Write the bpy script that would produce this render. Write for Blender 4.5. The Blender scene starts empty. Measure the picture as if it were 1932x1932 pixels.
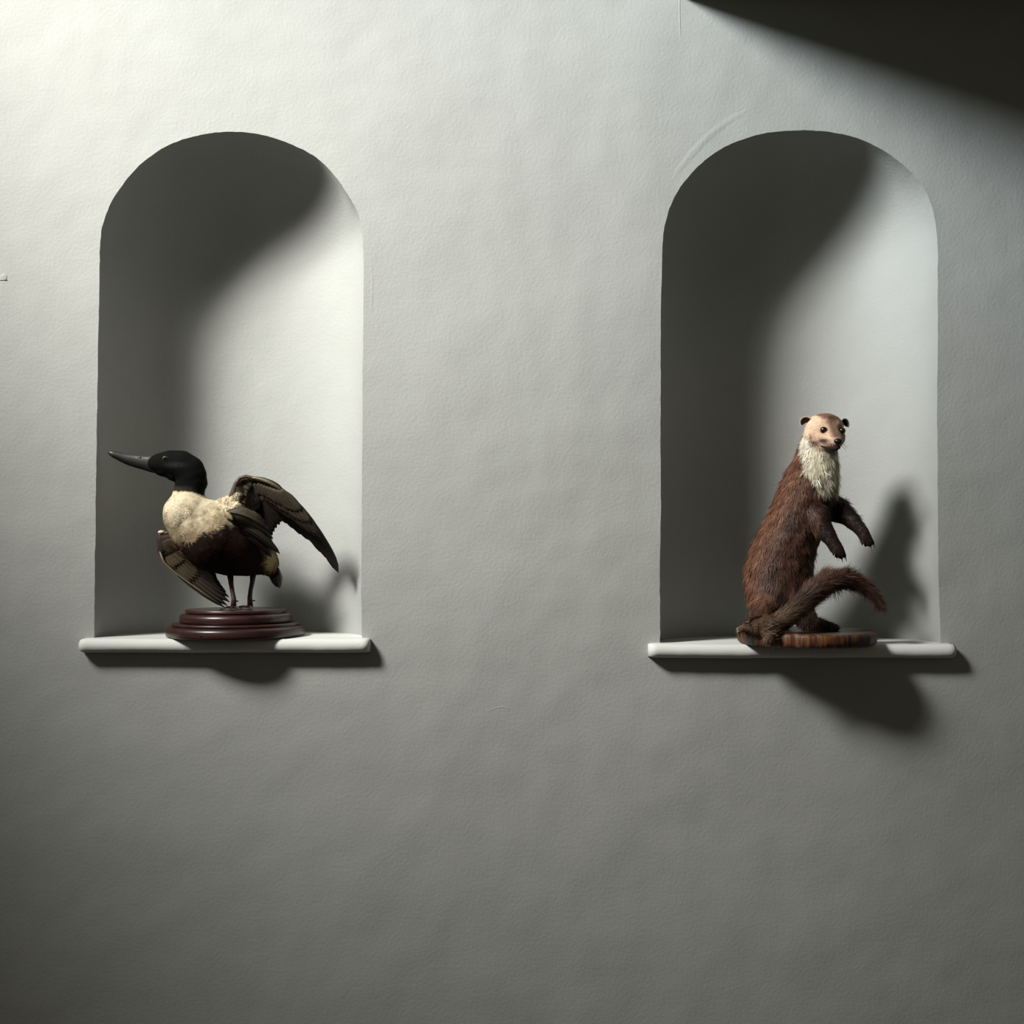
import bpy, bmesh, math, random
import numpy as np
from mathutils import Vector, noise, Matrix
from mathutils.geometry import delaunay_2d_cdt

random.seed(7)
RNG = np.random.default_rng(11)
SC = bpy.context.scene
COL = SC.collection

# ------------------------------------------------------------------ camera
F, D0, PITCH = 2150.0, 2.15, math.atan(80 / 2150.0)
cam_data = bpy.data.cameras.new('camera')
cam_data.sensor_width = 36
cam_data.lens = 36 * F / 1932
cam_data.clip_start = 0.05
cam = bpy.data.objects.new('camera', cam_data)
COL.objects.link(cam)
cam.location = (0, -D0, 0)
cam.rotation_euler = (math.pi / 2 + PITCH, 0, 0)
SC.camera = cam

# ------------------------------------------------------------------ world, lights, exposure
w = bpy.data.worlds.new('world')
w.use_nodes = True
SC.world = w
w.node_tree.nodes['Background'].inputs[0].default_value = (1.0, 0.95, 0.72, 1)
w.node_tree.nodes['Background'].inputs[1].default_value = 0.085



def spot(name, loc, aim, energy, size, radius, blend, colour):
    d = bpy.data.lights.new(name, 'SPOT')
    d.energy = energy
    d.spot_size = math.radians(size)
    d.spot_blend = blend
    d.shadow_soft_size = radius
    d.color = colour
    o = bpy.data.objects.new(name, d)
    COL.objects.link(o)
    o.location = loc
    o.rotation_euler = (Vector(aim) - Vector(loc)).to_track_quat('-Z', 'Y').to_euler()
    return o


# daylight through the panes of a high window up to the left
spot('window_light', (-2.35, -1.6, 2.3), (1.65, 0, 1.31), 1069, 46.05, 0.44, 1.0, (0.91, 1.0, 1.045))
spot('window_light', (-2.1, -1.8, 2.45), (-0.19, 0, 0.0), 525, 36.39, 0.42, 1.0, (1.0, 1.0, 0.955))
spot('window_light', (-2.5, -1.8, 2.6), (-0.73, 0, 1.14), 1190, 38.75, 0.46, 1.0, (1.0, 0.99, 0.94))

vs = SC.view_settings
vs.view_transform = 'Standard'
vs.look = 'None'
vs.gamma = 1
vs.use_curve_mapping = False
vs.exposure = 0.0


# ------------------------------------------------------------------ helpers
def P(px, py, y):
    """world point at depth y seen at photo pixel (px, py)"""
    u, v = (px - 966) / F, (966 - py) / F
    c, s = math.cos(PITCH), math.sin(PITCH)
    Y, Z = c - v * s, s + v * c
    t = (y + D0) / Y
    return Vector((t * u, y, t * Z))


def proj(p):
    """numpy (n,3) -> photo pixels"""
    c, s = math.cos(PITCH), math.sin(PITCH)
    Y, Z = p[:, 1] + D0, p[:, 2]
    fwd = Y * c + Z * s
    up = -Y * s + Z * c
    return np.stack([966 + F * p[:, 0] / fwd, 966 - F * up / fwd], 1)


def lin(r, g, b):
    f = lambda v: (v / 255) / 12.92 if v / 255 <= 0.04045 else ((v / 255 + 0.055) / 1.055) ** 2.4
    return (f(r), f(g), f(b), 1)


def link(o, parent=None):
    COL.objects.link(o)
    if parent:
        o.parent = parent
        o.matrix_parent_inverse = parent.matrix_world.inverted()
    return o


def mesh_obj(name, verts, faces, mat, parent=None, smooth=True, colors=None):
    me = bpy.data.meshes.new(name)
    me.from_pydata([tuple(v) for v in verts], [], faces)
    me.update()
    if smooth:
        me.polygons.foreach_set('use_smooth', [True] * len(me.polygons))
    if mat:
        me.materials.append(mat)
    if colors is not None:
        set_colors(me, colors)
    return link(bpy.data.objects.new(name, me), parent)


def set_colors(me, colors):
    a = me.color_attributes.new('coat', 'FLOAT_COLOR', 'POINT')
    c = np.ones((len(me.vertices), 4), dtype=np.float32)
    c[:, :3] = np.asarray(colors)[:, :3]
    a.data.foreach_set('color', c.ravel())


def empty(name, loc, label, cat, group=None):
    o = bpy.data.objects.new(name, None)
    COL.objects.link(o)
    o.location = loc
    o.empty_display_size = 0.05
    o['label'] = label
    o['category'] = cat
    if group:
        o['group'] = group
    bpy.context.view_layer.update()
    return o


def nodes(name):
    m = bpy.data.materials.new(name)
    m.use_nodes = True
    nt = m.node_tree
    return m, nt, nt.nodes['Principled BSDF'], nt.nodes.new, nt.links.new


def plain(name, col, rough=0.6, metal=0.0, spec=0.5, coat=0.0):
    m, nt, b, n, l = nodes(name)
    b.inputs['Base Color'].default_value = col
    b.inputs['Roughness'].default_value = rough
    b.inputs['Metallic'].default_value = metal
    b.inputs['Specular IOR Level'].default_value = spec
    b.inputs['Coat Weight'].default_value = coat
    return m


def coat_mat(name, rough=0.7, spec=0.2, nscale=180.0, bump=0.3, var=0.35, sheen=0.0, stretch=(1, 1, 1)):
    """colour patches come from the mesh's own 'coat' attribute, broken up by fine noise"""
    m, nt, b, n, l = nodes(name)
    at = n('ShaderNodeAttribute'); at.attribute_name = 'coat'
    tc = n('ShaderNodeTexCoord')
    mp = n('ShaderNodeMapping'); mp.inputs['Scale'].default_value = stretch
    l(tc.outputs['Object'], mp.inputs[0])
    no = n('ShaderNodeTexNoise'); no.inputs['Scale'].default_value = nscale; no.inputs['Detail'].default_value = 4
    l(mp.outputs[0], no.inputs['Vector'])
    mr = n('ShaderNodeMapRange')
    mr.inputs['To Min'].default_value = 1 - var; mr.inputs['To Max'].default_value = 1 + var
    l(no.outputs['Fac'], mr.inputs['Value'])
    mx = n('ShaderNodeVectorMath'); mx.operation = 'SCALE'
    l(at.outputs['Color'], mx.inputs[0]); l(mr.outputs[0], mx.inputs['Scale'])
    l(mx.outputs[0], b.inputs['Base Color'])
    bp = n('ShaderNodeBump'); bp.inputs['Strength'].default_value = bump; bp.inputs['Distance'].default_value = 0.002
    l(no.outputs['Fac'], bp.inputs['Height']); l(bp.outputs[0], b.inputs['Normal'])
    b.inputs['Roughness'].default_value = rough
    b.inputs['Specular IOR Level'].default_value = spec
    b.inputs['Sheen Weight'].default_value = sheen
    return m


def plaster_mat(name, col, fine=0.5, broad=1.0):
    m, nt, b, n, l = nodes(name)
    tc = n('ShaderNodeTexCoord')
    n1 = n('ShaderNodeTexNoise'); n1.inputs['Scale'].default_value = 2.6; n1.inputs['Detail'].default_value = 3
    n2 = n('ShaderNodeTexNoise'); n2.inputs['Scale'].default_value = 170; n2.inputs['Detail'].default_value = 5
    n3 = n('ShaderNodeTexVoronoi'); n3.inputs['Scale'].default_value = 26
    n4 = n('ShaderNodeTexNoise'); n4.inputs['Scale'].default_value = 11; n4.inputs['Detail'].default_value = 6; n4.inputs['Roughness'].default_value = 0.55
    for k in (n1, n2, n3, n4):
        l(tc.outputs['Object'], k.inputs['Vector'])
    # small plaster nibs
    rmp = n('ShaderNodeMapRange'); rmp.inputs['From Min'].default_value = 0.0; rmp.inputs['From Max'].default_value = 0.07
    rmp.inputs['To Min'].default_value = 1; rmp.inputs['To Max'].default_value = 0
    l(n3.outputs['Distance'], rmp.inputs['Value'])
    b1 = n('ShaderNodeBump'); b1.inputs['Strength'].default_value = 1.0; b1.inputs['Distance'].default_value = 0.014 * broad
    l(n1.outputs['Fac'], b1.inputs['Height'])
    b4 = n('ShaderNodeBump'); b4.inputs['Strength'].default_value = 1.0; b4.inputs['Distance'].default_value = 0.0012 * broad
    l(n4.outputs['Fac'], b4.inputs['Height']); l(b1.outputs[0], b4.inputs['Normal'])
    b2 = n('ShaderNodeBump'); b2.inputs['Strength'].default_value = fine; b2.inputs['Distance'].default_value = 0.0012
    l(n2.outputs['Fac'], b2.inputs['Height']); l(b4.outputs[0], b2.inputs['Normal'])
    b3 = n('ShaderNodeBump'); b3.inputs['Strength'].default_value = 0.25; b3.inputs['Distance'].default_value = 0.001
    l(rmp.outputs[0], b3.inputs['Height']); l(b2.outputs[0], b3.inputs['Normal'])
    l(b3.outputs[0], b.inputs['Normal'])
    ra = n('ShaderNodeMix'); ra.data_type = 'RGBA'
    ra.inputs[6].default_value = tuple(c * 0.94 for c in col[:3]) + (1,)
    ra.inputs[7].default_value = tuple(min(1, c * 1.05) for c in col[:3]) + (1,)
    l(n4.outputs['Fac'], ra.inputs[0])
    l(ra.outputs[2], b.inputs['Base Color'])
    b.inputs['Roughness'].default_value = 0.75
    b.inputs['Specular IOR Level'].default_value = 0.25
    return m


M_WALL = plaster_mat('pale_green_grey_plaster', (0.360, 0.364, 0.346, 1))
M_LEDGE = plaster_mat('painted_ledge', (0.66, 0.665, 0.635, 1), fine=0.2, broad=0.12)
M_FLOOR = plain('floor_boards', lin(70, 55, 42), 0.6)


def catmull(pts, n):
    out = []
    k = len(pts)
    for i in range(k - 1):
        p0 = pts[max(i - 1, 0)]; p1 = pts[i]; p2 = pts[i + 1]; p3 = pts[min(i + 2, k - 1)]
        for j in range(n):
            t = j / n
            out.append(tuple(0.5 * ((2 * b) + (-a + c) * t + (2 * a - 5 * b + 4 * c - d) * t * t + (-a + 3 * b - 3 * c + d) * t ** 3)
                             for a, b, c, d in zip(p0, p1, p2, p3)))
    out.append(tuple(pts[-1]))
    return out


# ------------------------------------------------------------------ the wall with its two niches
rim_left = [(178, 1206), (179, 1100), (180, 1000), (182, 850), (184, 720), (186, 600), (188, 500), (190, 450), (198, 412), (218, 368), (258, 317),
            (305, 281), (350, 262), (395, 252), (437, 249), (490, 254), (540, 268), (590, 293), (628, 328), (656, 367), (676, 404),
            (684, 442), (686, 500), (685, 620), (684, 750), (683, 900), (682, 1050), (682, 1206)]
rim_right = [(1245, 1216), (1245, 1100), (1246, 980), (1246, 850), (1247, 720), (1247, 600), (1249, 500), (1252, 440), (1263, 394), (1287, 348), (1330, 302),
             (1380, 271), (1440, 252), (1510, 246), (1570, 249), (1622, 262), (1670, 286), (1714, 320), (1745, 358), (1762, 402),
             (1768, 450), (1769, 520), (1769, 650), (1768, 800), (1769, 950), (1771, 1080), (1775, 1218)]
NICHE_D = 0.195
WX0, WX1, WZ0, WZ1 = -3.6, 3.2, -1.5, 4.4


def niche_rim(rim, seed):
    pts, smooth = [], []
    for i, (x, y) in enumerate(catmull(rim, 8)):
        p = P(x, y, 0)
        j = Vector((noise.noise(Vector((p.x * 9, p.z * 9, seed))), 0, noise.noise(Vector((p.x * 9, p.z * 9, seed + 5))))) * 0.0012
        j += Vector((noise.noise(Vector((p.x * 90, p.z * 90, seed))), 0, noise.noise(Vector((p.x * 90, p.z * 90, seed + 5))))) * 0.0010
        pts.append(p + j); smooth.append(p)
    return pts, smooth


def ridge(verts, faces, path, width, height):
    """low raised line of plaster on the wall face"""
    prof = [(-1, 0), (-0.6, 0.3), (-0.25, 0.85), (0, 1), (0.25, 0.85), (0.6, 0.3), (1, 0)]
    pts = [P(x, y, 0) for x, y in catmull(path, 6)]
    base = len(verts)
    for i, p in enumerate(pts):
        t = (pts[min(i + 1, len(pts) - 1)] - pts[max(i - 1, 0)]).normalized()
        nrm = Vector((-t.z, 0, t.x))
        taper = math.sin(math.pi * (i + 0.001) / (len(pts) - 1 + 0.002)) ** 0.6
        for a, h in prof:
            q = p + nrm * a * width * (0.5 + 0.5 * taper)
            verts.append((q.x, 0.0003 - h * height * taper, q.z))
    m = len(prof)
    for i in range(len(pts) - 1):
        for j in range(m - 1):
            a = base + i * m + j
            faces.append((a, a + 1, a + m + 1, a + m))


def build_wall():
    pairs = [niche_rim(rim_left, 1.3), niche_rim(rim_right, 7.7)]
    rims = [p[0] for p in pairs]
    lowz = []
    vs2, edges = [], []
    outer = [(WX0, WZ0), (WX1, WZ0), (WX1, WZ1), (WX0, WZ1)]
    vs2 += [Vector(p) for p in outer]
    edges += [(0, 1), (1, 2), (2, 3), (3, 0)]
    loops = []
    for r in rims:
        b = len(vs2)
        loop = [Vector((p.x, p.z)) for p in r]
        vs2 += loop
        k = len(loop)
        edges += [(b + i, b + (i + 1) % k) for i in range(k)]
        loops.append((b, k, loop))
    v, e, f, ov, oe, of = delaunay_2d_cdt(vs2, edges, [], 0, 1e-6)
    verts = [(p.x, 0.0, p.y) for p in v]

    def inside(pt, poly):
        c = False
        j = len(poly) - 1
        for i in range(len(poly)):
            a, b = poly[i], poly[j]
            if (a.y > pt.y) != (b.y > pt.y) and pt.x < (b.x - a.x) * (pt.y - a.y) / (b.y - a.y) + a.x:
                c = not c
            j = i
        return c
    faces = []
    for t in f:
        cx = sum(v[i].x for i in t) / len(t); cz = sum(v[i].y for i in t) / len(t)
        if any(inside(Vector((cx, cz)), lp) for _, _, lp in loops):
            continue
        t = list(t)
        a, b_, c = (Vector(verts[i]) for i in t[:3])
        if (b_ - a).cross(c - a).y > 0:
            t.reverse()
        faces.append(t)
    flat = len(faces)
    ridge(verts, faces, [(1266, 345), (1283, 318), (1310, 285), (1345, 250), (1385, 222), (1432, 198)], 0.014, 0.0010)
    ridge(verts, faces, [(1283, -30), (1282, 20), (1284, 85)], 0.0025, 0.0010)
    ridge(verts, faces, [(915, 1345), (945, 1334), (975, 1342)], 0.003, 0.0008)
    ridge(verts, faces, [(700, 480), (702, 540), (699, 600)], 0.006, 0.0006)
    # niche shells: curved in plan, domed at the top
    for (rough, r), spring_px in zip(pairs, (500, 505)):
        zs = P(966, spring_px, 0).z
        cx_top = 0.5 * (max(p.x for p in r) + min(p.x for p in r))
        n_phi = 26
        base = len(verts)
        for i, R in enumerate(r):
            t = (r[min(i + 1, len(r) - 1)] - r[max(i - 1, 0)])
            S = Vector((cx_top, 0, min(R.z, zs)))
            for k in range(n_phi + 1):
                ph = math.pi / 2 * k / n_phi
                c = math.cos(ph) ** 0.80 if k < n_phi else 0.0
                s = math.sin(ph) ** 0.92
                q = S + (R - S) * c
                wv = 0.004 * noise.noise(Vector((q.x * 4, q.z * 4, s * 3)))
                y = NICHE_D * s + wv * s
                if k == 0:
                    q = rough[i]; y = 0.0
                elif k == 1:
                    q = q + (rough[i] - R) * 0.4
                verts.append((q.x, y, q.z))
        m = n_phi + 1
        for i in range(len(r) - 1):
            for k in range(n_phi):
                a = base + i * m + k
                faces.append((a, a + 1, a + m + 1, a + m))
    o = mesh_obj('wall_back', verts, faces, M_WALL)
    sm = [i >= flat for i in range(len(faces))]
    o.data.polygons.foreach_set('use_smooth', sm)
    o['kind'] = 'structure'
    return o


build_wall()


def ledge(name, x0, x1, ytop, seed, label):
    """sill slab under a niche with a half-round nose"""
    zt = P(966, ytop, 0).z
    th, ov = 0.026, 0.031
    r = th / 2
    prof = [(0.19, zt), (0.06, zt), (0.0, zt), (-ov + r * 1.25, zt - 0.0006)]
    for k in range(1, 13):
        a = math.pi * k / 13
        prof.append((-ov + r - math.sin(a) * r * 1.0 + (0.0 if k > 6 else 0.0), zt - r + math.cos(a) * r))
    prof += [(-ov + r, zt - th), (0.004, zt - th - 0.001), (0.19, zt - th - 0.001)]
    a0, a1 = P(x0, ytop, -0.02).x, P(x1, ytop, -0.02).x
    n = 90
    verts, faces = [], []
    m = len(prof)
    for i in range(n + 1):
        t = i / n
        x = a0 + (a1 - a0) * t
        e = min(t, 1 - t) * (a1 - a0)
        pull = 0.007 * max(0, 1 - e / 0.010) ** 2
        for (y, z) in prof:
            nz = 0.0006 * noise.noise(Vector((x * 30, z * 40, seed))) + 0.0008 * noise.noise(Vector((x * 6, 0, seed)))
            yy = y
            if y < 0:
                yy = min(0.0, y + pull)
            zz = zt - th / 2 + (z - zt + th / 2) * (1 - pull * 22)
            verts.append((x, yy + (nz if y < 0 else 0), (z if y > 0.002 else zz) + (nz if y < 0.01 else 0)))
    for i in range(n):
        for j in range(m):
            a = i * m + j
            b = i * m + (j + 1) % m
            faces.append((a, b, b + m, a + m))
    faces.append(tuple(range(m)))
    faces.append(tuple(range(n * m + m - 1, n * m - 1, -1)))
    o = mesh_obj(name, verts, faces, M_LEDGE)
    o['kind'] = 'structure'
    o['label'] = label
    bm = bmesh.new(); bm.from_mesh(o.data); bmesh.ops.recalc_face_normals(bm, faces=bm.faces); bm.to_mesh(o.data); bm.free()
    return o, zt


LEDGE_L, ZL = ledge('trim_1', 150, 697, 1203.5, 2.0, 'pale rounded ledge under the niche with the duck')
LEDGE_R, ZR = ledge('trim_2', 1225, 1803, 1213.5, 9.0, 'pale rounded ledge under the niche with the marten')


def slab(name, corners, thick, mat):
    n = (corners[1] - corners[0]).cross(corners[3] - corners[0]).normalized() * thick
    v = list(corners) + [c + n for c in corners]
    o = mesh_obj(name, v, [(0, 1, 2, 3), (7, 6, 5, 4), (0, 4, 5, 1), (1, 5, 6, 2), (2, 6, 7, 3), (3, 7, 4, 0)], mat, smooth=False)
    o['kind'] = 'structure'
    return o


# floor, and the sloping soffit above and to the right that shades the corner of the wall
slab('floor', [Vector((WX0, -4.5, WZ0)), Vector((WX1, -4.5, WZ0)), Vector((WX1, 0, WZ0)), Vector((WX0, 0, WZ0))], -0.1, M_FLOOR)
SOF = dict(x=0.325, z=1.070, ez=-0.06, s=1.4)
slab('ceiling', [Vector((SOF['x'], 0, SOF['z'])), Vector((WX1, 0, SOF['z'])), Vector((WX1, -SOF['s'], SOF['z'] + SOF['ez'] * SOF['s'])),
                 Vector((SOF['x'], -SOF['s'], SOF['z'] + SOF['ez'] * SOF['s']))], -0.08, M_WALL)


# ------------------------------------------------------------------ organic modelling helpers
def ico(sub=2):
    bm = bmesh.new()
    bmesh.ops.create_icosphere(bm, subdivisions=sub, radius=1)
    v = np.array([x.co[:] for x in bm.verts]); f = np.array([[y.index for y in x.verts] for x in bm.faces])
    bm.free()
    return v, f


ICO_V, ICO_F = ico(2)
ICO3 = None


class Blob:
    """chains of swelling spheres, fused into one continuous skin"""

    def __init__(self):
        self.s = []

    def ball(self, c, r, sc=(1, 1, 1)):
        self.s.append((np.array(c), r, np.array(sc)))

    def chain(self, pts, sc=(1, 1, 1)):
        for (a, ra), (b, rb) in zip(pts[:-1], pts[1:]):
            a, b = Vector(a), Vector(b)
            n = max(2, int((b - a).length / (0.22 * max(min(ra, rb), 0.003))) + 1)
            for i in range(n + 1):
                t = i / n
                self.ball(a.lerp(b, t), ra + (rb - ra) * t, sc)

    def build(self, name, voxel, smooth, mat, parent, colour_fn):
        V, Fc, k = [], [], 0
        big = ico(4)
        for c, r, sc in self.s:
            iv, fi = big if r > 0.014 else (ICO_V, ICO_F)
            V.append(iv * r * sc + c); Fc.append(fi + k); k += len(iv)
        V = np.concatenate(V); Fc = np.concatenate(Fc)
        me = bpy.data.meshes.new(name + '_raw')
        me.from_pydata(V.tolist(), [], Fc.tolist())
        t = bpy.data.objects.new(name + '_raw', me)
        COL.objects.link(t)
        m = t.modifiers.new('r', 'REMESH'); m.mode = 'VOXEL'; m.voxel_size = voxel
        s = t.modifiers.new('s', 'SMOOTH'); s.iterations = smooth; s.factor = 0.5
        dg = bpy.context.evaluated_depsgraph_get()
        me2 = bpy.data.meshes.new_from_object(t.evaluated_get(dg))
        me2.name = name
        bpy.data.objects.remove(t)
        bpy.data.meshes.remove(me)
        me2.polygons.foreach_set('use_smooth', [True] * len(me2.polygons))
        me2.materials.clear(); me2.materials.append(mat)
        co = np.empty(len(me2.vertices) * 3); me2.vertices.foreach_get('co', co); co = co.reshape(-1, 3)
        set_colors(me2, colour_fn(co))
        return link(bpy.data.objects.new(name, me2), parent)


def blades(name, src, n, flow_fn, len_fn, col_fn, width, mat, parent, lift=0.35, curl=0.25, seed=1, jitter=0.25, keep=None, roots=-0.0006, clump=0.0, cscale=70, calm=None):
    """fur or soft plumage: fine tapered blades growing out of a skin"""
    rng = np.random.default_rng(seed)
    me = src.data
    me.calc_loop_triangles()
    nt = len(me.loop_triangles)
    tri = np.empty(nt * 3, dtype=np.int32); me.loop_triangles.foreach_get('vertices', tri); tri = tri.reshape(-1, 3)
    co = np.empty(len(me.vertices) * 3); me.vertices.foreach_get('co', co); co = co.reshape(-1, 3)
    no = np.empty(len(me.vertices) * 3); me.vertices.foreach_get('normal', no); no = no.reshape(-1, 3)
    a, b, c = co[tri[:, 0]], co[tri[:, 1]], co[tri[:, 2]]
    area = np.linalg.norm(np.cross(b - a, c - a), axis=1)
    cen = (a + b + c) / 3
    if keep is not None:
        area = area * keep(cen)
    pick = rng.choice(nt, n, p=area / area.sum())
    r1, r2 = rng.random(n), rng.random(n)
    s = np.sqrt(r1)
    wa, wb, wc = 1 - s, s * (1 - r2), s * r2
    p = a[pick] * wa[:, None] + b[pick] * wb[:, None] + c[pick] * wc[:, None]
    nn = no[tri[pick, 0]] * wa[:, None] + no[tri[pick, 1]] * wb[:, None] + no[tri[pick, 2]] * wc[:, None]
    nn /= np.linalg.norm(nn, axis=1)[:, None] + 1e-9
    fl = flow_fn(p)
    fl = fl / (np.linalg.norm(fl, axis=1)[:, None] + 1e-9)
    fl = fl + rng.normal(0, jitter, fl.shape)
    cl = np.zeros(n)
    if clump:
        cv = np.array([noise.noise_vector(Vector(q) * cscale)[:] for q in p])
        ck = np.ones(n) if calm is None else calm(p)
        fl = fl + cv * clump * ck[:, None]
        cl = np.array([noise.noise(Vector(q) * cscale * 1.6 + Vector((9, 2, 5))) for q in p])
    fl = fl - (fl * nn).sum(1)[:, None] * nn
    fl /= np.linalg.norm(fl, axis=1)[:, None] + 1e-9
    side = np.cross(nn, fl)
    L = len_fn(p) * (0.65 + 0.7 * rng.random(n))
    if clump:
        cl = cl * ck
    lf = lift * (0.5 + rng.random(n)) * (1 + 0.8 * cl)
    L = L * (1 + 0.4 * cl)
    wd = width * (0.6 + 0.8 * rng.random(n))
    col = col_fn(p) * ((0.72 + 0.56 * rng.random(n)) * (1 + 0.75 * cl))[:, None]
    T = [0, 0.35, 0.7, 1.0]
    W = [0.8, 1.0, 0.65, 0.0]
    V = np.zeros((n, 7, 3))
    idx = 0
    for t, ww in zip(T, W):
        q = p + nn * (roots + (L * t * lf * (1 - curl * t)))[:, None] + fl * (L * t)[:, None]
        if ww > 0:
            V[:, idx] = q - side * (wd * ww * 0.5)[:, None]
            V[:, idx + 1] = q + side * (wd * ww * 0.5)[:, None]
            idx += 2
        else:
            V[:, idx] = q
    base = (np.arange(n) * 7)[:, None]
    quads = np.concatenate([base + np.array([[0, 1, 3, 2]]), base + np.array([[2, 3, 5, 4]])])
    tris = base + np.array([[4, 5, 6]])
    nq, ntr = len(quads), len(tris)
    m2 = bpy.data.meshes.new(name)
    m2.vertices.add(n * 7); m2.vertices.foreach_set('co', V.reshape(-1))
    loops = np.concatenate([quads.reshape(-1), tris.reshape(-1)]).astype(np.int32)
    m2.loops.add(len(loops)); m2.loops.foreach_set('vertex_index', loops)
    m2.polygons.add(nq + ntr)
    st = np.concatenate([np.arange(nq) * 4, nq * 4 + np.arange(ntr) * 3]).astype(np.int32)
    m2.polygons.foreach_set('loop_start', st)
    m2.update(calc_edges=True)
    m2.polygons.foreach_set('use_smooth', [True] * (nq + ntr))
    m2.materials.append(mat)
    set_colors(m2, np.clip(np.repeat(col, 7, axis=0), 0, 1))
    return link(bpy.data.objects.new(name, m2), parent)


def sm(x, a, b):
    t = np.clip((x - a) / (b - a), 0, 1)
    return t * t * (3 - 2 * t)


def nz(p, s, off=0.0):
    return np.array([noise.noise(Vector((q[0] * s + off, q[1] * s, q[2] * s))) for q in p])


def mixc(a, b, t):
    return a * (1 - t)[:, None] + np.asarray(b)[None, :3] * t[:, None]


def tube(pts, radii, seg=10):
    """tapered tube mesh as (verts, faces)"""
    V, Fc = [], []
    pts = [Vector(p) for p in pts]
    for i, p in enumerate(pts):
        t = (pts[min(i + 1, len(pts) - 1)] - pts[max(i - 1, 0)]).normalized()
        up = Vector((0, 1, 0)) if abs(t.y) < 0.9 else Vector((1, 0, 0))
        a = t.cross(up).normalized(); b = t.cross(a)
        for k in range(seg):
            an = 2 * math.pi * k / seg
            V.append(p + (a * math.cos(an) + b * math.sin(an)) * radii[i])
    for i in range(len(pts) - 1):
        for k in range(seg):
            Fc.append((i * seg + k, i * seg + (k + 1) % seg, (i + 1) * seg + (k + 1) % seg, (i + 1) * seg + k))
    Fc.append(tuple(range(seg - 1, -1, -1)))
    Fc.append(tuple(range((len(pts) - 1) * seg, len(pts) * seg)))
    return V, Fc


def join(parts):
    V, Fc = [], []
    for v, f in parts:
        k = len(V)
        V += list(v); Fc += [tuple(i + k for i in q) for q in f]
    return V, Fc


def lathe(prof, seg=96):
    V, Fc = [], []
    m = len(prof)
    for k in range(seg):
        a = 2 * math.pi * k / seg
        for r, z in prof:
            V.append((r * math.cos(a), r * math.sin(a), z))
    for k in range(seg):
        for j in range(m - 1):
            a = k * m + j; b = ((k + 1) % seg) * m + j
            Fc.append((a, b, b + 1, a + 1))
    return V, Fc


def ball_mesh(c, r, sc=(1, 1, 1), sub=3):
    v, f = ico(sub)
    return [Vector(x * r * np.array(sc)) + Vector(c) for x in v], [tuple(int(i) for i in q) for q in f]


# ------------------------------------------------------------------ the marten on its slice of wood
MS = 0.321


def M(cx, cy, y):
    y += 0.028 * min(1, max(0, (1310 - cy) / 300))
    return P(1220 + MS * cx, 750 + MS * cy, y)


def mr(r, y=0.0):
    return r * MS / F * (D0 + y)


BROWN = np.array(lin(92, 64, 52)[:3]); RUST = np.array(lin(132, 90, 69)[:3]); DARK = np.array(lin(36, 23, 20)[:3])
WHITE = np.array(lin(214, 205, 184)[:3]); TAN = np.array(lin(218, 184, 156)[:3]); CROWN = np.array(lin(106, 70, 56)[:3])
MID = np.array(lin(70, 47, 38)[:3])

marten_root = empty('stuffed_marten', (P(1520, 1214, 0).x, 0.0, ZR),
                    'brown stuffed marten with white throat standing upright on a wood slice in the right niche', 'stuffed animal')


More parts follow.
